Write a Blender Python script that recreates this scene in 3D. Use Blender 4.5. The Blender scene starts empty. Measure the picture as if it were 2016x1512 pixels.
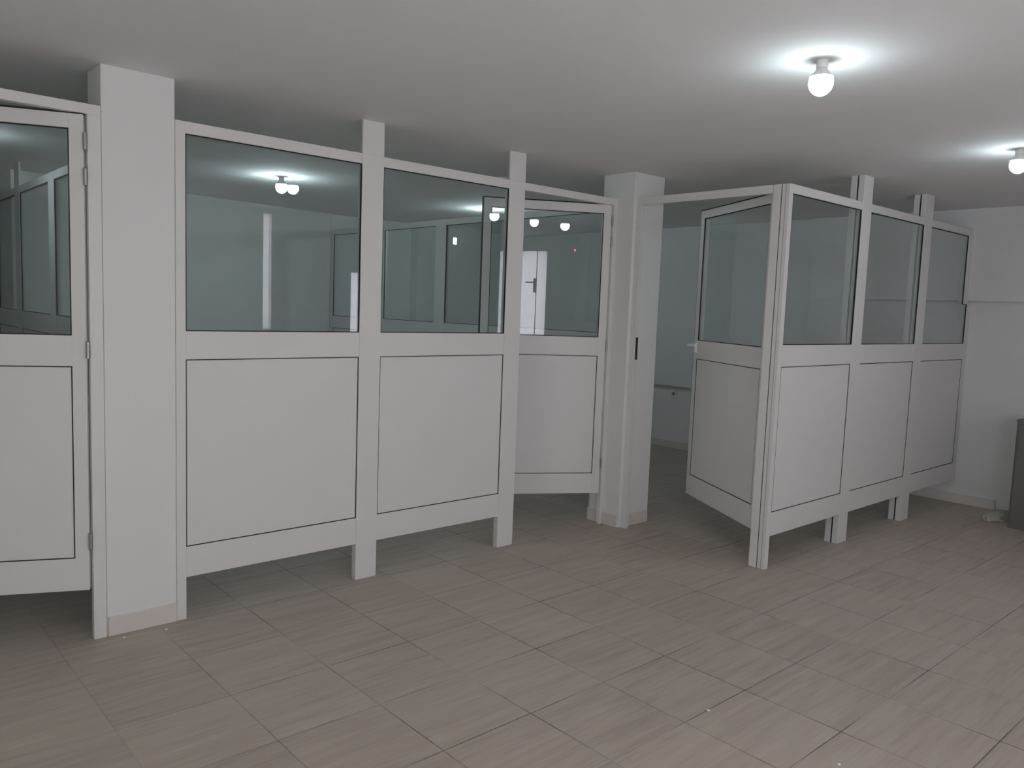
import bpy, bmesh, math, random
from mathutils import Vector, Matrix
random.seed(4)
SC = bpy.context.scene
COL = SC.collection
PI = math.pi

# ------------------------------------------------------------------ materials
def nt(name):
    m = bpy.data.materials.new(name); m.use_nodes = True
    t = m.node_tree
    return m, t, t.nodes['Principled BSDF']

def simple(name, rgb, rough=0.5, metal=0.0, spec=0.5, bump=0.0, bscale=60.0, mott=0.0):
    m, t, b = nt(name)
    b.inputs['Base Color'].default_value = (*rgb, 1)
    b.inputs['Roughness'].default_value = rough
    b.inputs['Metallic'].default_value = metal
    b.inputs['Specular IOR Level'].default_value = spec
    tc = t.nodes.new('ShaderNodeTexCoord')
    if mott:
        n = t.nodes.new('ShaderNodeTexNoise'); n.inputs['Scale'].default_value = 2.3; n.inputs['Detail'].default_value = 5
        t.links.new(tc.outputs['Object'], n.inputs['Vector'])
        r = t.nodes.new('ShaderNodeMapRange'); r.inputs['To Min'].default_value = 1 - mott; r.inputs['To Max'].default_value = 1 + mott
        t.links.new(n.outputs['Fac'], r.inputs['Value'])
        mx = t.nodes.new('ShaderNodeVectorMath'); mx.operation = 'SCALE'
        mx.inputs[0].default_value = rgb
        t.links.new(r.outputs['Result'], mx.inputs['Scale'])
        t.links.new(mx.outputs['Vector'], b.inputs['Base Color'])
    if bump:
        n = t.nodes.new('ShaderNodeTexNoise'); n.inputs['Scale'].default_value = bscale; n.inputs['Detail'].default_value = 3
        t.links.new(tc.outputs['Object'], n.inputs['Vector'])
        bp = t.nodes.new('ShaderNodeBump'); bp.inputs['Strength'].default_value = bump; bp.inputs['Distance'].default_value = 0.01
        t.links.new(n.outputs['Fac'], bp.inputs['Height']); t.links.new(bp.outputs['Normal'], b.inputs['Normal'])
    return m

WALL = simple('wall_paint', (0.84, 0.84, 0.84), 0.9, bump=0.12, bscale=14, mott=0.03)
CEIL = simple('ceiling_paint', (0.86, 0.86, 0.86), 0.92, bump=0.10, bscale=5, mott=0.04)
ALU = simple('white_lacquered_aluminium', (0.80, 0.79, 0.78), 0.42, spec=0.4)
PANEL = simple('white_infill_board', (0.80, 0.795, 0.79), 0.55, spec=0.35, mott=0.015)
GASK = simple('black_rubber', (0.012, 0.012, 0.013), 0.6)
SKIRT = simple('pale_skirting_tile', (0.76, 0.705, 0.675), 0.6, mott=0.08)
HINGE = simple('grey_metal', (0.42, 0.42, 0.43), 0.35, metal=0.8)
PLAST = simple('white_plastic', (0.86, 0.86, 0.85), 0.4)
DARK = simple('dark_grey_laminate', (0.17, 0.17, 0.165), 0.55, mott=0.05)
PLASTER = simple('loose_plaster', (0.55, 0.53, 0.47), 0.95, bump=0.4, bscale=70, mott=0.15)
HWHITE = simple('bright_white_handle', (0.9, 0.9, 0.9), 0.25, spec=0.6)
BLACKM = simple('black_metal', (0.015, 0.015, 0.016), 0.4)
CHROME = simple('satin_chrome', (0.45, 0.45, 0.46), 0.3, metal=0.9)

def emit(name, rgb, s):
    m, t, b = nt(name)
    b.inputs['Base Color'].default_value = (0.8, 0.8, 0.8, 1)
    b.inputs['Emission Color'].default_value = (*rgb, 1)
    b.inputs['Emission Strength'].default_value = s
    return m
def bulb_mat(name, rgb, s):
    """frosted dome of an LED bulb: the chip inside shines downward, so the dome glows most at its tip"""
    m, t, b = nt(name)
    b.inputs['Base Color'].default_value = (0.8, 0.8, 0.8, 1)
    b.inputs['Emission Color'].default_value = (*rgb, 1)
    tc = t.nodes.new('ShaderNodeTexCoord'); sp = t.nodes.new('ShaderNodeSeparateXYZ')
    t.links.new(tc.outputs['Generated'], sp.inputs[0])
    r = t.nodes.new('ShaderNodeMapRange'); r.inputs['To Min'].default_value = 1.25 * s; r.inputs['To Max'].default_value = 0.35 * s
    t.links.new(sp.outputs['Z'], r.inputs['Value']); t.links.new(r.outputs['Result'], b.inputs['Emission Strength'])
    return m
LAMP_S = 78.0
BULB = bulb_mat('lit_bulb', (0.80, 0.95, 1.0), LAMP_S)
BULB_BACK = bulb_mat('lit_bulb_rear', (0.78, 0.95, 1.0), 166.0)
GLINTW = emit('white_glint_glow', (0.95, 0.98, 1.0), 4.0)
GLINTR = emit('red_glint_glow', (1.0, 0.12, 0.10), 2.5)

def glass_mat():
    m = bpy.data.materials.new('clear_glass'); m.use_nodes = True
    t = m.node_tree; t.nodes.clear()
    out = t.nodes.new('ShaderNodeOutputMaterial')
    mix = t.nodes.new('ShaderNodeMixShader')
    tr = t.nodes.new('ShaderNodeBsdfTransparent'); tr.inputs['Color'].default_value = (0.925, 0.955, 0.95, 1)
    gl = t.nodes.new('ShaderNodeBsdfGlossy'); gl.inputs['Roughness'].default_value = 0.0
    gl.inputs['Color'].default_value = (1, 1, 1, 1)
    fr = t.nodes.new('ShaderNodeFresnel')
    geo = t.nodes.new('ShaderNodeNewGeometry')
    mr = t.nodes.new('ShaderNodeMapRange')
    mr.inputs['To Min'].default_value = 1.52; mr.inputs['To Max'].default_value = 1 / 1.52
    t.links.new(geo.outputs['Backfacing'], mr.inputs['Value'])
    t.links.new(mr.outputs['Result'], fr.inputs['IOR'])
    t.links.new(fr.outputs['Fac'], mix.inputs['Fac'])
    t.links.new(tr.outputs['BSDF'], mix.inputs[1]); t.links.new(gl.outputs['BSDF'], mix.inputs[2])
    t.links.new(mix.outputs['Shader'], out.inputs['Surface'])
    return m
GLASS = glass_mat()

def frosted():
    m = bpy.data.materials.new('frosted_white_glazing'); m.use_nodes = True
    t = m.node_tree; t.nodes.clear()
    out = t.nodes.new('ShaderNodeOutputMaterial'); mix = t.nodes.new('ShaderNodeMixShader'); mix.inputs['Fac'].default_value = 0.98
    d = t.nodes.new('ShaderNodeBsdfDiffuse'); d.inputs['Color'].default_value = (0.8, 0.8, 0.82, 1)
    tl = t.nodes.new('ShaderNodeBsdfTranslucent'); tl.inputs['Color'].default_value = (0.97, 0.95, 1.0, 1)
    t.links.new(d.outputs[0], mix.inputs[1]); t.links.new(tl.outputs[0], mix.inputs[2]); t.links.new(mix.outputs[0], out.inputs['Surface'])
    return m
FROST = frosted()

def floor_mat():
    m, t, b = nt('wood_grain_floor_tiles')
    L = t.links.new; N = t.nodes.new
    tc = N('ShaderNodeTexCoord'); sep = N('ShaderNodeSeparateXYZ'); L(tc.outputs['Object'], sep.inputs[0])
    def mth(op, a, b_=None, c=None):
        n = N('ShaderNodeMath'); n.operation = op
        for i, v in enumerate((a, b_, c)):
            if v is None: continue
            if isinstance(v, (int, float)): n.inputs[i].default_value = v
            else: L(v, n.inputs[i])
        return n.outputs[0]
    PX, PY, X0, Y0 = 0.399, 0.393, 1.553, -1.604
    u = mth('DIVIDE', mth('SUBTRACT', sep.outputs['X'], X0), PX)
    v = mth('DIVIDE', mth('SUBTRACT', sep.outputs['Y'], Y0), PY)
    iu, iv = mth('FLOOR', u), mth('FLOOR', v)
    du = mth('MULTIPLY', mth('PINGPONG', u, 0.5), PX)      # metres to the nearest joint
    dv = mth('MULTIPLY', mth('PINGPONG', v, 0.5), PY)
    # joints of slightly varying width and darkness
    nz = N('ShaderNodeTexNoise'); nz.inputs['Scale'].default_value = 2.1; nz.inputs['Detail'].default_value = 4; L(tc.outputs['Object'], nz.inputs['Vector'])
    nf = N('ShaderNodeTexNoise'); nf.inputs['Scale'].default_value = 40; L(tc.outputs['Object'], nf.inputs['Vector'])
    wid = mth('MULTIPLY_ADD', nf.outputs['Fac'], 0.0030, 0.0008)
    def joint(d):
        r = N('ShaderNodeMapRange'); r.clamp = True
        L(d, r.inputs['Value']); r.inputs['From Min'].default_value = 0.0
        L(mth('MULTIPLY', wid, 1.6), r.inputs['From Max']); r.inputs['To Min'].default_value = 1.0; r.inputs['To Max'].default_value = 0.0
        return r.outputs[0]
    j = mth('MAXIMUM', joint(du), joint(dv))
    vis = N('ShaderNodeMapRange'); vis.clamp = True; L(nz.outputs['Fac'], vis.inputs['Value'])
    vis.inputs['From Min'].default_value = 0.36; vis.inputs['From Max'].default_value = 0.60; vis.inputs['To Min'].default_value = 0.12; vis.inputs['To Max'].default_value = 0.95
    dirt = N('ShaderNodeMapRange'); dirt.clamp = True; L(sep.outputs['X'], dirt.inputs['Value'])     # joints near the pillar are cleaner
    dirt.inputs['From Min'].default_value = 0.7; dirt.inputs['From Max'].default_value = 1.7; dirt.inputs['To Min'].default_value = 0.30
    j = mth('MULTIPLY', mth('MULTIPLY', j, vis.outputs[0]), dirt.outputs[0])
    # per-tile shade
    cb = N('ShaderNodeCombineXYZ'); L(iu, cb.inputs[0]); L(iv, cb.inputs[1])
    wn = N('ShaderNodeTexWhiteNoise'); wn.noise_dimensions = '3D'; L(cb.outputs[0], wn.inputs['Vector'])
    # grain streaks run along X, shifted in each tile
    sh = N('ShaderNodeVectorMath'); sh.operation = 'MULTIPLY_ADD'
    L(wn.outputs['Color'], sh.inputs[0]); sh.inputs[1].default_value = (9, 9, 9); L(tc.outputs['Object'], sh.inputs[2])
    mp = N('ShaderNodeMapping'); mp.inputs['Scale'].default_value = (1.3, 15, 1); L(sh.outputs[0], mp.inputs['Vector'])
    g1 = N('ShaderNodeTexNoise'); g1.inputs['Scale'].default_value = 1.6; g1.inputs['Detail'].default_value = 6; g1.inputs['Roughness'].default_value = 0.62; L(mp.outputs[0], g1.inputs['Vector'])
    mp2 = N('ShaderNodeMapping'); mp2.inputs['Scale'].default_value = (4, 70, 1); L(sh.outputs[0], mp2.inputs['Vector'])
    g2 = N('ShaderNodeTexNoise'); g2.inputs['Scale'].default_value = 1.3; g2.inputs['Detail'].default_value = 4; L(mp2.outputs[0], g2.inputs['Vector'])
    g = mth('ADD', mth('MULTIPLY', g1.outputs['Fac'], 0.7), mth('MULTIPLY', g2.outputs['Fac'], 0.3))
    g = mth('ADD', g, mth('MULTIPLY_ADD', wn.outputs['Value'], 0.10, -0.05))
    cr = N('ShaderNodeValToRGB'); L(g, cr.inputs['Fac'])
    e = cr.color_ramp.elements
    e[0].position = 0.28; e[0].color = (0.382, 0.325, 0.278, 1)
    e[1].position = 0.72; e[1].color = (0.553, 0.487, 0.424, 1)
    k = e.new(0.5); k.color = (0.484, 0.420, 0.365, 1)
    mx = N('ShaderNodeMix'); mx.data_type = 'RGBA'
    L(j, mx.inputs['Factor']); L(cr.outputs['Color'], mx.inputs['A']); mx.inputs['B'].default_value = (0.055, 0.048, 0.042, 1)
    L(mx.outputs['Result'], b.inputs['Base Color'])
    b.inputs['Roughness'].default_value = 0.50; b.inputs['Specular IOR Level'].default_value = 0.3
    bp = N('ShaderNodeBump'); bp.inputs['Strength'].default_value = 0.25; bp.inputs['Distance'].default_value = 0.002; bp.invert = True
    L(j, bp.inputs['Height']); L(bp.outputs[0], b.inputs['Normal'])
    return m
FLOOR = floor_mat()

# ------------------------------------------------------------------ helpers
class MB:
    """collects shapes into one mesh"""
    def __init__(self): self.bm = bmesh.new()
    def box(self, x0, x1, y0, y1, z0, z1):
        vs = [self.bm.verts.new((x, y, z)) for z in (z0, z1) for x, y in ((x0, y0), (x1, y0), (x1, y1), (x0, y1))]
        for f in ((3, 2, 1, 0), (4, 5, 6, 7), (0, 1, 5, 4), (1, 2, 6, 5), (2, 3, 7, 6), (3, 0, 4, 7)):
            self.bm.faces.new([vs[i] for i in f])
        return self
    def prism(self, pts, z0, z1):
        a = [self.bm.verts.new((x, y, z0)) for x, y in pts]; b = [self.bm.verts.new((x, y, z1)) for x, y in pts]
        n = len(pts)
        self.bm.faces.new(a[::-1]); self.bm.faces.new(b)
        for i in range(n): self.bm.faces.new((a[i], a[(i + 1) % n], b[(i + 1) % n], b[i]))
        return self
    def ring(self, x0, x1, z0, z1, y0, y1, w):
        """rectangular hollow ring in the XZ plane, w wide, between depths y0 and y1"""
        self.box(x0, x0 + w, y0, y1, z0, z1); self.box(x1 - w, x1, y0, y1, z0, z1)
        self.box(x0 + w, x1 - w, y0, y1, z0, z0 + w); self.box(x0 + w, x1 - w, y0, y1, z1 - w, z1)
        return self
    def lathe(self, prof, seg=32, axis='Z', c=(0, 0, 0)):
        rings = []
        for r, h in prof:
            if r < 1e-6: rings.append([self.bm.verts.new(self._ax(0, 0, h, axis, c))])
            else: rings.append([self.bm.verts.new(self._ax(r * math.cos(2 * PI * i / seg), r * math.sin(2 * PI * i / seg), h, axis, c)) for i in range(seg)])
        for A, B in zip(rings, rings[1:]):
            if len(A) == 1 and len(B) == 1: continue
            for i in range(seg):
                j = (i + 1) % seg
                if len(A) == 1: f = (A[0], B[j], B[i])
                elif len(B) == 1: f = (A[i], A[j], B[0])
                else: f = (A[i], A[j], B[j], B[i])
                self.bm.faces.new(f)
        return self
    @staticmethod
    def _ax(x, y, h, axis, c):
        p = {'Z': (x, y, h), 'Y': (x, h, y), 'X': (h, x, y)}[axis]
        return (p[0] + c[0], p[1] + c[1], p[2] + c[2])
    def build(self, name, mat, parent=None, bevel=0.0, smooth=False):
        bmesh.ops.recalc_face_normals(self.bm, faces=self.bm.faces[:])
        me = bpy.data.meshes.new(name); self.bm.to_mesh(me); self.bm.free()
        if smooth:
            for p in me.polygons: p.use_smooth = True
        me.materials.append(mat)
        o = bpy.data.objects.new(name, me); COL.objects.link(o)
        if parent: o.parent = parent
        if bevel:
            md = o.modifiers.new('edge', 'BEVEL'); md.width = bevel; md.segments = 2; md.limit_method = 'ANGLE'; md.angle_limit = math.radians(40)
        return o

def tag(o, label, cat, group=None):
    o['label'] = label; o['category'] = cat; o['kind'] = 'thing'
    if group: o['group'] = group
    return o
def struct(o, label=None):
    o['kind'] = 'structure'
    if label: o['label'] = label
    return o
def root(name, loc, rz, label, cat, group=None):
    o = bpy.data.objects.new(name, None); COL.objects.link(o)
    o.location = loc; o.rotation_euler = (0, 0, rz); o.empty_display_size = 0.1
    return tag(o, label, cat, group)

T, ZC = 2.230, 2.400                       # partition height, ceiling height
G1, G0, Q1, Q0, ZB = 2.179, 1.321, 1.195, 0.338, 0.196
DEP = 0.036                                # profile depth

# ------------------------------------------------------------------ the room
Y_BACK, Y_FRONT, X_LEFT, X_RIGHT = 4.12, -4.30, -3.2, 7.13
struct(MB().box(X_LEFT - .2, 7.6, Y_FRONT - .2, 4.4, -0.12, 0.0).build('floor', FLOOR))
struct(MB().box(X_LEFT - .2, 7.6, Y_FRONT - .2, 4.4, ZC, ZC + .15).build('ceiling', CEIL))
WL = (-3.45, -2.3, .90, 2.20)                # unseen window added in the left wall as fill light: y0, y1, z0, z1
wl_ = MB(); xa, xb = X_LEFT - .2, X_LEFT
wl_.box(xa, xb, Y_FRONT - .2, WL[0], 0, ZC); wl_.box(xa, xb, WL[1], 4.4, 0, ZC)
wl_.box(xa, xb, WL[0], WL[1], 0, WL[2]); wl_.box(xa, xb, WL[0], WL[1], WL[3], ZC)
struct(wl_.build('wall_left', WALL))
w4 = MB()
for a, b, c, d in ((WL[0], WL[0] + .04, WL[2], WL[3]), (WL[1] - .04, WL[1], WL[2], WL[3]), (WL[0] + .04, WL[1] - .04, WL[2], WL[2] + .04), (WL[0] + .04, WL[1] - .04, WL[3] - .04, WL[3]), (-2.93, -2.87, WL[2] + .04, WL[3] - .04)):
    w4.box(X_LEFT - .07, X_LEFT - .005, a, b, c, d)
w4 = struct(w4.build('window_4', ALU))
MB().box(X_LEFT - .035, X_LEFT - .029, WL[0] + .01, WL[1] - .01, WL[2] + .01, WL[3] - .01).build('window_pane', GLASS, w4)
wb = MB()
wb.prism([(X_LEFT, 4.12), (1.26, 4.12), (1.27, 3.68), (4.27, 4.11), (4.30, 4.14), (7.4, 4.12), (7.4, 4.35), (X_LEFT, 4.35)], 0, ZC)
wb.box(5.32, 5.70, 4.0, 4.13, 0, ZC)       # pilaster in the far right room
struct(wb.build('wall_back', WALL))
wr = MB()
wr.prism([(X_RIGHT, Y_FRONT), (7.5, Y_FRONT), (7.5, 4.2), (7.17, 4.2), (7.17, .12), (X_RIGHT, .12)], 0, ZC)
wr.box(7.05, 7.14, Y_FRONT, .12, 1.668, ZC)     # upper part stands proud: the ledge
wr.box(7.10, 7.18, .12, 4.2, .69, ZC)
wr.box(7.053, 7.14, -.36, .12, .69, 1.668)
struct(wr.build('wall_right', WALL))
struct(MB().box(X_LEFT, -.10, 0, .06, 0, ZC).build('wall_light_block', WALL))  # unseen stretch added to keep stray light out of the rear rooms
bs = MB(); bs.box(7.112, 7.13, -1.555, .12, 0, .078); bs.box(7.152, 7.17, .12, 4.1, 0, .078)
struct(bs.build('baseboard_right', SKIRT, bevel=.002))
# wall behind the camera, with its daylight openings
OPEN = [(.15, 1.08, .90, 2.20), (1.48, 2.17, .0, 2.215), (3.412, 3.532, 1.15, 2.36), (4.395, 4.86, .40, 1.842)]
wf = MB(); xs = X_LEFT - .2
for x0, x1, z0, z1 in OPEN:
    wf.box(xs, x0, Y_FRONT - .2, Y_FRONT, 0, ZC)
    if z0 > 0: wf.box(x0, x1, Y_FRONT - .2, Y_FRONT, 0, z0)
    wf.box(x0, x1, Y_FRONT - .2, Y_FRONT, z1, ZC)
    xs = x1
wf.box(xs, 7.5, Y_FRONT - .2, Y_FRONT, 0, ZC)
struct(wf.build('wall_front', WALL))
for i, k in ((1, 0), (2, 2), (3, 3)):
    x0, x1, z0, z1 = OPEN[k]
    w = MB(); fw_ = .04 if k != 2 else .014
    w.ring(x0, x1, z0, z1, Y_FRONT - .07, Y_FRONT - .005, fw_)
    if k == 2: w.box(3.500, 3.504, Y_FRONT - .028, Y_FRONT - .02, z0 + fw_, z1 - fw_)
    if k == 0: w.box((x0 + x1) / 2 - .03, (x0 + x1) / 2 + .03, Y_FRONT - .07, Y_FRONT - .005, z0 + fw_, z1 - fw_)
    wo = struct(w.build('window_%d' % i, ALU))
    MB().box(x0 + .01, x1 - .01, Y_FRONT - .035, Y_FRONT - .029, z0 + .01, z1 - .01).build('window_pane', GLASS if k == 0 else FROST, wo)
x0, x1, z0, z1 = OPEN[1]
d = struct(MB().ring(x0, x1, -.03, z1, Y_FRONT - .07, Y_FRONT - .005, .012).build('door_1', ALU))
MB().box(x0 + .008, x1 - .008, Y_FRONT - .035, Y_FRONT - .025, .5, z1 - .008).build('door_pane', FROST, d)
MB().box(x0 + .008, x1 - .008, Y_FRONT - .04, Y_FRONT - .02, .01, .5).build('door_panel', PANEL, d)
h = MB(); h.box(1.985, 2.015, Y_FRONT - .025, Y_FRONT + .0, 1.68, 1.86); h.box(1.89, 2.005, Y_FRONT + .015, Y_FRONT + .03, 1.80, 1.815); h.box(1.99, 2.005, Y_FRONT, Y_FRONT + .03, 1.80, 1.815)
h.build('door_handle', CHROME, d, bevel=.003)
MB().box(2.016, 2.026, Y_FRONT - .025, Y_FRONT - .018, .5, z1 - .012).build('door_mullion', HINGE, d)

# the two square pillars
p = MB().box(.949, 1.242, .004, .195, 0, ZC).build('pillar', WALL, bevel=.004); struct(p, 'white pillar between the left door and the wide screen')
MB().box(.953, 1.240, -.006, .008, 0, .085).build('baseboard', SKIRT, p, bevel=.002)
p = MB().box(4.148, 4.462, -.139, .134, 0, ZC).build('pillar', WALL, bevel=.004); struct(p, 'white pillar beside the open doorway')
q = MB(); q.box(4.226, 4.466, -.149, -.135, 0, .085); q.box(4.454, 4.472, -.149, .13, 0, .085); q.box(4.139, 4.152, .05, .144, 0, .085); q.box(4.139, 4.152, -.125, -.004, 0, .085)
q.build('baseboard', SKIRT, p, bevel=.002)

# ------------------------------------------------------------------ partition parts (local: x along the run, front face at y = 0 looking to -y)
def gaskets(o, x0, x1, g0, g1, q0, q1):
    MB().ring(x0, x1, g0, g1, .002, .0098, .0045).build('glass_gasket', GASK, o)
    MB().ring(x0, x1, q0, q1, .0015, .022, .0045).build('panel_gasket', GASK, o)

def glazing(o, x0, x1, g0, g1, tilt=0.0):
    """glass sheet, slightly skew in its rebate by tilt degrees about the vertical"""
    d = math.tan(math.radians(tilt)) * (x1 - x0) / 2; y = .0095 + abs(d) * .75
    b = MB().prism([(x0, y + d), (x1, y - d), (x1, y - d + .005), (x0, y + d + .005)], g0 - .01, g1 + .01)
    return b.build('glass_pane', GLASS, o)

def bay(loc, rz, w, label, group, wl=None, tilt=0.0):
    """one bay between two posts: rails, glass above, board below. wl = (lower width, height of step, upper width) for a bay notched round the wall ledge"""
    o = root('glazed_screen', (*loc, 0), rz, label, 'partition', group)
    W = w
    if wl:                                         # the end bay: lower part runs further than the upper one
        lo, zs, up = wl; sw = .085
        MB().box(0, up, 0, DEP, G1, T).build('top_rail', ALU, o, .0012)
        MB().box(0, lo, 0, DEP, Q1, G0).build('middle_rail', ALU, o, .0012)
        MB().box(0, lo, 0, DEP, ZB, Q0).build('bottom_rail', ALU, o, .0012)
        s = MB(); s.box(up - sw, up, 0, DEP, zs, G1); s.box(lo - .078, lo, 0, DEP, G0, zs); s.box(lo - .078, lo, 0, DEP, Q0, Q1)
        s.build('end_stile', ALU, o, .0012)
        MB().box(0, lo - .078, .009, .014, G0 - .01, zs + .005).box(0, up - sw, .009, .014, zs + .005, G1 + .01).build('glass_pane', GLASS, o)
        MB().box(0, lo - .078, .004, .024, Q0 - .01, Q1 + .01).build('lower_panel', PANEL, o)
        g = MB(); e = .0045; yy = .0098; a, b = up - sw, lo - .078
        g.box(0, e, .003, yy, G0, G1); g.box(0, a, .003, yy, G1 - e, G1); g.box(a - e, a, .003, yy, zs, G1)
        g.box(a - e, b, .003, yy, zs - e, zs); g.box(b - e, b, .003, yy, G0, zs); g.box(0, b, .003, yy, G0, G0 + e)
        g.build('glass_gasket', GASK, o)
        MB().ring(0, b, Q0, Q1, .0022, .022, .005).build('panel_gasket', GASK, o)
        return o
    MB().box(0, W, 0, DEP, G1, T).build('top_rail', ALU, o, .0012)
    MB().box(0, W, 0, DEP, Q1, G0).build('middle_rail', ALU, o, .0012)
    MB().box(0, W, 0, DEP, ZB, Q0).build('bottom_rail', ALU, o, .0012)
    glazing(o, 0, W, G0, G1, tilt)
    MB().box(0, W, .004, .024, Q0 - .01, Q1 + .01).build('lower_panel', PANEL, o)
    gaskets(o, 0, W, G0, G1, Q0, Q1)
    return o

def post(loc, rz, w, top, label, group, rear=False, depth=DEP):
    o = root('screen_post', (*loc, 0), rz, label, 'post', group)
    if rear:                                       # double post: a second upright behind the first, a dark joint between
        MB().box(0, w, -.0015, depth, 0.0, top).build('upright', ALU, o, .0015)
        for za, zb in ((0.0, ZB - .01), (T + .01, top)): MB().box(.012, w - .012, depth, depth + .012, za, zb).build('joint_channel', GASK, o)
        MB().box(0, w, depth + .012, depth + .050, 0.0, top).build('rear_upright', ALU, o, .0015)
    elif top > 2.3:                                # upright as deep as the screens, its front plate alone runs on to the ceiling
        MB().box(0, w, -.0015, depth, 0.0, T).build('upright', ALU, o, .0012)
        MB().box(0, w, -.0015, .011, T, top).build('upper_plate', ALU, o, .0012)
    else:
        MB().box(0, w, -.0015, depth, 0.0, top).build('upright', ALU, o, .0015)
    return o

LDOOR = dict(zt=2.185, zb=.223, g0=1.299, g1=2.128, q1=1.173, q0=.362)
def doorset(loc, rz, label):
    return root('glazed_doorset', (*loc, 0), rz, label, 'door', 'glazed doors of the partitions')
def leaf(o, loc, ang, w, handle=False, ov=None, hz=(2.08, 1.94, 1.24, .435), tilt=0.0):
    """door leaf under its doorset; hinge line at loc, free edge at local x = -w, front at y = 0"""
    D = dict(LDOOR); D.update(ov or {})
    xl, xr, s, dp = -w, -.003, .052, .042
    f = MB()
    f.box(xl, xl + s, 0, dp, D['zb'], D['zt']); f.box(xr - s, xr, 0, dp, D['zb'], D['zt'])
    for a, b in ((D['g1'], D['zt']), (D['q1'], D['g0']), (D['zb'], D['q0'])): f.box(xl + s, xr - s, 0, dp, a, b)
    l = f.build('door', ALU, o, .0012)
    l.location = (*loc, 0); l.rotation_euler = (0, 0, ang)
    glazing(l, xl + s, xr - s, D['g0'], D['g1'], tilt)
    MB().box(xl + s, xr - s, .004, .024, D['q0'] - .01, D['q1'] + .01).build('lower_panel', PANEL, l)
    gaskets(l, xl + s, xr - s, D['g0'], D['g1'], D['q0'], D['q1'])
    r = MB(); r.box(xl - .007, xr, .002, .034, D['zt'], D['zt'] + .008); r.box(xl - .007, xl, .002, .034, D['zb'] + .01, D['zt'])
    r.build('rim_seal', GASK, l)
    for z in hz:
        MB().lathe([(0, -.034), (.0075, -.034), (.0075, .034), (0, .034)], 14, c=(.004, -.006, z)).build('hinge', HINGE, l)
    if handle:
        hx, hzz = xl + .028, 1.236
        MB().box(hx - .006, hx + .030, -.014, 0, hzz - .022, hzz + .050).build('handle_plate', HWHITE, l, .004)
        m = MB(); m.lathe([(.009, -.05), (.009, -.005)], 16, 'Y', (hx, 0, hzz + .03)); m.box(hx - .010, hx + .105, -.060, -.044, hzz + .021, hzz + .039)
        m.build('handle_lever', HWHITE, l, .004)
        m = MB(); m.box(hx - .018, hx + .018, dp, dp + .009, hzz - .075, hzz + .075); m.box(hx - .010, hx + .105, dp + .044, dp + .060, hzz + .021, hzz + .039); m.lathe([(.009, dp), (.009, dp + .05)], 16, 'Y', (hx, 0, hzz + .03))
        m.build('rear_handle', PLAST, l, .004)
    return l

# --- the long front partition (plane y = 0)
GA = 'screens of the long front partition'; GP = 'posts of the partitions'
post((1.242, 0), 0, .042, T, 'thin white upright fixed along the wide white pillar', GP)
bay((1.284, 0), 0, .884, 'white half-glazed screen next to the wide pillar, showing a lit bulb near its top', GA, tilt=1.1)
post((2.168, 0), 0, .128, ZC - .001, 'broad white post between the two big half-glazed front screens, reaching the ceiling', GP)
bay((2.296, 0), 0, .871, 'white half-glazed screen between the two ceiling-high posts of the front partition', GA, tilt=1.1)
post((3.167, 0), 0, .127, ZC - .001, 'white ceiling-high post just before the ajar small door', GP)
o = doorset((3.294, 0), 0, 'white half-glazed door standing ajar inward beside the middle pillar')
MB().box(0, .853, 0, DEP, 2.186, T).build('head_rail', ALU, o, .0012)
MB().box(.815, .853, 0, .030, 0, 2.186).build('jamb', ALU, o, .0012)
leaf(o, (.796, -.001), -math.radians(31.1), .868, tilt=.55)
o = doorset((-.10, 0), 0, 'white half-glazed door cut by the left photo edge, ajar beside the wide pillar')
MB().box(0, 1.047, 0, DEP, 2.190, T).build('head_rail', ALU, o, .0012)
MB().box(.997, 1.047, 0, .030, 0, 2.190).build('jamb', ALU, o, .0012)
MB().box(0, .05, 0, .030, 0, 2.190).build('jamb', ALU, o, .0012)
leaf(o, (.984, -.001), -math.radians(24.8), .86)

# --- the short partition with the open door (plane x = 4.173, looking to -x)
o = doorset((4.173, -.139), -PI / 2, 'white half-glazed door with lever handle, swung open inside the doorway by the corner post')
MB().box(0, .993, 0, DEP, 2.182, T).build('head_rail', ALU, o, .0012)
j = MB().box(0, .042, 0, DEP, 0, 2.182).build('jamb', ALU, o, .0012)
MB().box(.041, .0435, .012, .034, 1.16, 1.31).build('strike_plate', BLACKM, j)
leaf(o, (1.007, .017), -math.radians(29.7), .966, handle=True, ov=dict(zb=.212, g1=2.133, q0=.354))
o = root('corner_post', (4.173, -1.238, 0), 0, 'white grooved corner post where the open door and right-hand screens meet', 'post')
MB().box(0, .040, 0, .048, 0, T).build('corner_profile', ALU, o, .002)
MB().box(.003, .012, .048, .053, 0, T - .001).build('joint_channel', GASK, o)
MB().box(0, .0125, .053, .104, 0, T).build('door_jamb', ALU, o, .002)
MB().box(-.0012, .003, .022, .024, 0, T - .001).build('groove_bead', HINGE, o)

# --- the right partition (plane y = -1.238)
GB = 'screens of the right partition'; YB = -1.238
bay((4.213, YB), 0, .862, 'white half-glazed screen next to the corner post of the open doorway', GB)
post((5.075, YB), 0, .130, ZC - .001, 'white ceiling-high double post after the first screen from the corner post', GP, rear=True)
bay((5.205, YB), 0, .864, 'white half-glazed screen in the middle of the right partition, between its two posts', GB)
post((6.069, YB), 0, .138, ZC - .001, 'white ceiling-high double post nearest the end wall', GP, rear=True)
bay((6.207, YB), 0, .92, 'white half-glazed screen notched round the ledge of the end wall', GB, wl=(.921, 1.640, .842))

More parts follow.
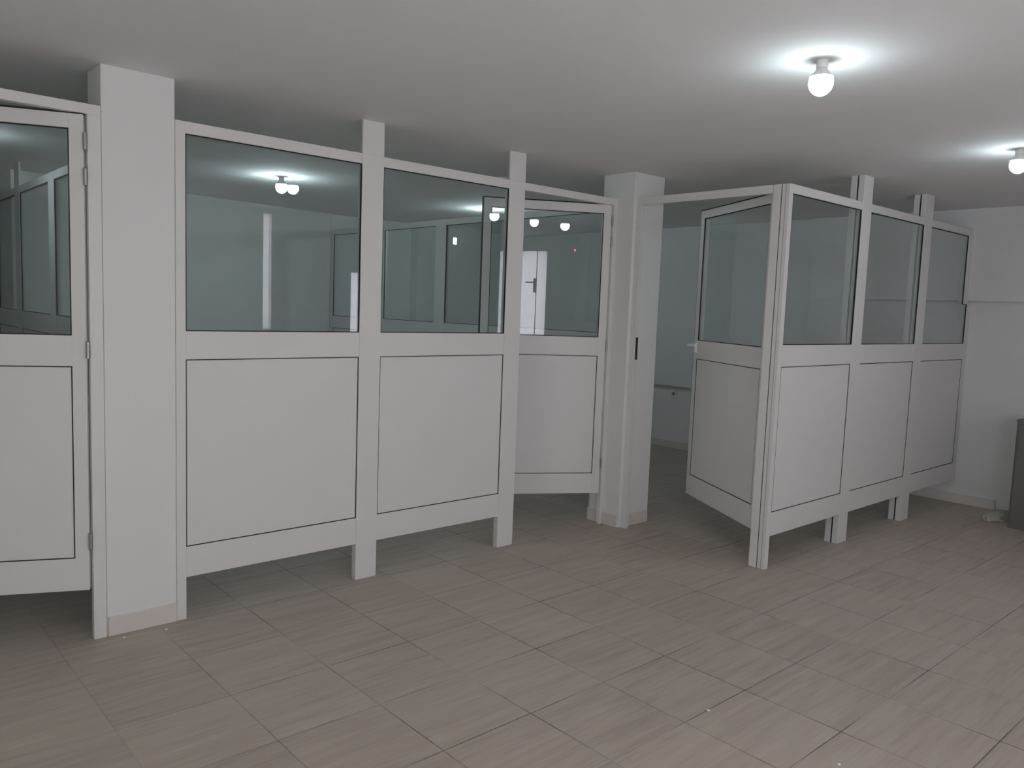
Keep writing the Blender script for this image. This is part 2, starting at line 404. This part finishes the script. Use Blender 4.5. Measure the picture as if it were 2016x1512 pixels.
# --- partitions behind, running away from the camera (looking to -x)
GE = 'screens of the rear partitions'
XE = 1.238
prev = 4.10
def rear_run(xe, spans, names, posts):
    for (ya, yb), n in zip(spans, names):
        bay((xe, yb), -PI / 2, yb - ya, n, GE)
    for (ya, yb, top), n in posts:
        post((xe, yb), -PI / 2, yb - ya, top, n, GP)
rear_run(1.238, [(3.36, 4.08), (2.31, 3.20), (1.28, 2.16), (.33, 1.15)],
         ['white half-glazed rear screen seen through the cut-off door, beyond the ceiling-high post',
          'white half-glazed rear screen seen through the cut-off door, just this side of the ceiling-high post',
          'white half-glazed rear screen seen through the cut-off door, at the hinge side of its glass',
          'white half-glazed rear screen right behind the wide pillar'],
         [((3.20, 3.36, ZC - .001), 'white ceiling-high post seen through the glass of the cut-off door'),
          ((2.16, 2.31, T), 'white low post between rear screens seen through the cut-off door'),
          ((1.15, 1.28, T), 'white low post behind the wide pillar'),
          ((.195, .33, T), 'white low post against the back of the wide pillar'),
          ((4.08, 4.119, T), 'thin white upright of the rear screens at the back wall behind the cut-off door')])
rear_run(4.28, [(3.20, 4.06), (2.24, 3.07), (1.25, 2.085), (.26, 1.10)],
         ['white half-glazed rear screen ending at the back wall, seen through the wide front screen',
          'white half-glazed rear screen seen through the glass between the two ceiling-high posts',
          'white half-glazed rear screen seen behind the free edge of the ajar small door',
          'white half-glazed rear screen seen through the ajar small door'],
         [((3.07, 3.20, T), 'white low rear post hidden behind the broad front post'),
          ((2.085, 2.24, T), 'white low rear post seen through the glass between the two front posts'),
          ((1.10, 1.25, T), 'white low rear post seen behind the second ceiling-high front post'),
          ((.134, .26, T), 'white low rear post against the back of the middle pillar'),
          ((4.06, 4.13, T), 'thin white rear upright at the back wall, seen through the wide front screen')])

# ------------------------------------------------------------------ ceiling lamps
def lamp(x, y, label, mat, group):
    o = root('ceiling_lamp', (x, y, ZC), 0, label, 'lamp', group)
    MB().lathe([(0, -.001), (.0205, -.001), (.0205, -.028), (.018, -.030), (0, -.030)], 32).build('lamp_holder', PLAST, o)
    b = MB().lathe([(0, -.0305), (.0175, -.0305), (.021, -.036), (.030, -.048), (.0405, -.0600), (0, -.0605)], 32).build('bulb_collar', PLAST, o, smooth=False)
    R = .0425; zc = -.0835
    pr = [(0, -.0608), (.0400, -.0608)]
    for i in range(0, 14):
        t = math.radians(20) - i * math.radians(110) / 13
        pr.append((R * math.cos(t) if i < 13 else 0, zc + .004 + R * 1.08 * math.sin(t)))
    MB().lathe(pr, 28).build('bulb', mat, o, smooth=True)
    return o
GL = 'bare bulbs on the ceiling'
lamp(2.763, -2.128, 'lit bare bulb on the ceiling in front of the middle pillar', BULB, GL)
lamp(4.790, -2.180, 'lit bare bulb on the ceiling cut by the right photo edge', BULB, GL)
lamp(2.762, 2.145, 'lit bare bulb on the ceiling seen through the wide half-glazed front screen', BULB_BACK, GL)
lamp(4.915, 2.280, 'lit bare bulb on the ceiling seen through the glass between the two front posts', BULB_BACK, GL)
lamp(.745, 2.145, 'unseen bare bulb added to brighten the rear room behind the cut-off door', bulb_mat('fill_bulb', (0.78, 0.95, 1.0), 75.0), GL)  # out-of-view bulb added to lift the light in this room
tag(MB().lathe([(0, -.001), (.055, -.001), (.055, -.010), (.046, -.016), (0, -.018)], 32, c=(3.79, .80, ZC)).build('ceiling_cover', PLAST, smooth=False),
    'small flat white cover on the ceiling above the front partition top rail', 'ceiling cover')

# ------------------------------------------------------------------ small fittings and added glint boxes
o = root('wall_socket', (7.17, 1.68, .60), 0, 'small white wall socket seen through the open doorway under the wall ledge', 'socket')
MB().box(-.012, 0, -.04, .04, -.04, .04).build('cover_plate', PLAST, o, .003)
MB().lathe([(0, -.016), (.021, -.016), (.021, -.011), (0, -.011)], 20, 'X').build('socket_face', HINGE, o)
o = root('red_glint_box', (7.10, 3.19, 2.20), 0, 'small detector box with red glowing tip, added for a red reflection in the ajar small door', 'glint')  # box with a glowing tip stands in for a red reflected dot
MB().box(-.03, 0, -.03, .03, -.045, .045).build('housing', WALL, o, .006)
MB().lathe([(0, -.036), (.010, -.034), (.012, -.030), (0, -.030)], 14, 'X').build('glint_tip', GLINTR, o)
o = root('white_glint_box', (5.93, 4.12, 2.25), 0, 'tiny glowing white box added for a reflected glint in the glass between the front posts', 'light')  # glowing box stands in for a white reflected spot in the glass
MB().box(-.03, .03, -.02, 0, -.045, .045).build('housing', PLAST, o, .003)
MB().box(-.024, .024, -.028, -.0195, -.039, .039).build('glint_face', GLINTW, o, .002)

# low dark cabinet at the right photo edge
o = root('low_cabinet', (6.587, -1.794, 0), -PI / 2, 'low dark grey cabinet cut by the right photo edge, by the end wall', 'cabinet')
MB().box(.004, 1.0, .004, .47, 0, .785).build('cabinet_body', DARK, o, .003)
MB().box(0, 1.004, 0, .47, .785, .802).build('cabinet_top', simple('grey_top', (.17, .17, .17), .5), o, .002)
MB().box(.02, .495, -.012, .004, .06, .77).build('cabinet_door', DARK, o, .002)
MB().box(.503, .98, -.012, .004, .06, .77).build('cabinet_door', DARK, o, .002)

# plaster left on the floor by the end wall, and loose crumbs
def lump(name, c, rx, ry, rz_, seed, mat):
    rnd = random.Random(seed); b = MB()
    bmesh.ops.create_icosphere(b.bm, subdivisions=3, radius=1.0)
    for v in b.bm.verts:
        k = 1 + rnd.uniform(-.10, .10)
        v.co = Vector((c[0] + v.co.x * rx * k, c[1] + v.co.y * ry * k, max(0.0005, c[2] + v.co.z * rz_ * k)))
    return b.build(name, mat)
tag(lump('plaster_heap', (6.86, -1.66, 0), .21, .10, .05, 3, PLASTER), 'small heap of yellowish plaster on the floor between end wall and dark cabinet', 'plaster')
for i, (x, y, l) in enumerate([(2.492, -2.003, 'white plaster crumb on a floor tile, lying alone in the open floor'),
                               (2.535, -2.487, 'white plaster crumb on the floor nearest the bottom photo edge'),
                               (1.17, -.075, 'white plaster crumb on the floor at the wide pillar, nearer the wide screen'),
                               (1.00, -.055, 'white plaster crumb on the floor at the wide pillar, nearer the cut-off door')]):
    tag(lump('plaster_crumb', (x, y, .002), .006, .005, .004, 10 + i, PLAST), l, 'crumb', 'plaster crumbs on the floor')

# ------------------------------------------------------------------ daylight
w = bpy.data.worlds.new('daylight'); SC.world = w; w.use_nodes = True
bg = w.node_tree.nodes['Background']
bg.inputs['Color'].default_value = (1.0, 0.985, 0.97, 1); bg.inputs['Strength'].default_value = 6.2
def portal(loc, rot, sx, sy):
    l = bpy.data.lights.new('window_portal', 'AREA'); l.shape = 'RECTANGLE'; l.size = sx; l.size_y = sy
    l.cycles.is_portal = True
    lo = bpy.data.objects.new('window_portal', l); COL.objects.link(lo); lo.location = loc; lo.rotation_euler = rot
x0, x1, z0, z1 = OPEN[0]
portal(((x0 + x1) / 2, Y_FRONT - .21, (z0 + z1) / 2), (PI / 2, 0, 0), x1 - x0, z1 - z0)          # faces +y
portal((X_LEFT - .21, (WL[0] + WL[1]) / 2, (WL[2] + WL[3]) / 2), (PI / 2, 0, -PI / 2), WL[1] - WL[0], WL[3] - WL[2])   # faces +x

# ------------------------------------------------------------------ camera (solved from the photograph)
cd = bpy.data.cameras.new('camera'); co = bpy.data.objects.new('camera', cd); COL.objects.link(co)
f_px = 1565.608
cd.sensor_fit = 'HORIZONTAL'; cd.sensor_width = 36.0; cd.lens = f_px / 2016 * 36.0
cd.clip_start = .02; cd.clip_end = 100
fw = Vector((0.66652967, 0.7393188, -0.09563428)); r = Vector((0.74457729, -0.66652924, 0.03665273)); u = Vector((0.03664499, 0.09563725, 0.9947415))
M = Matrix((r, u, -fw)).transposed().to_4x4(); M.translation = Vector((0, -3.6, 1.4787))
co.matrix_world = M
SC.camera = co

# ------------------------------------------------------------------ colour management and light paths
SC.view_settings.view_transform = 'Standard'; SC.view_settings.look = 'None'
SC.view_settings.gamma = 1.0; SC.view_settings.use_curve_mapping = False
SC.view_settings.exposure = 0.0
cy = SC.cycles
cy.transparent_max_bounces = 48; cy.max_bounces = 12; cy.diffuse_bounces = 6; cy.glossy_bounces = 6
cy.caustics_reflective = False; cy.caustics_refractive = False
cy.sample_clamp_indirect = 6.0
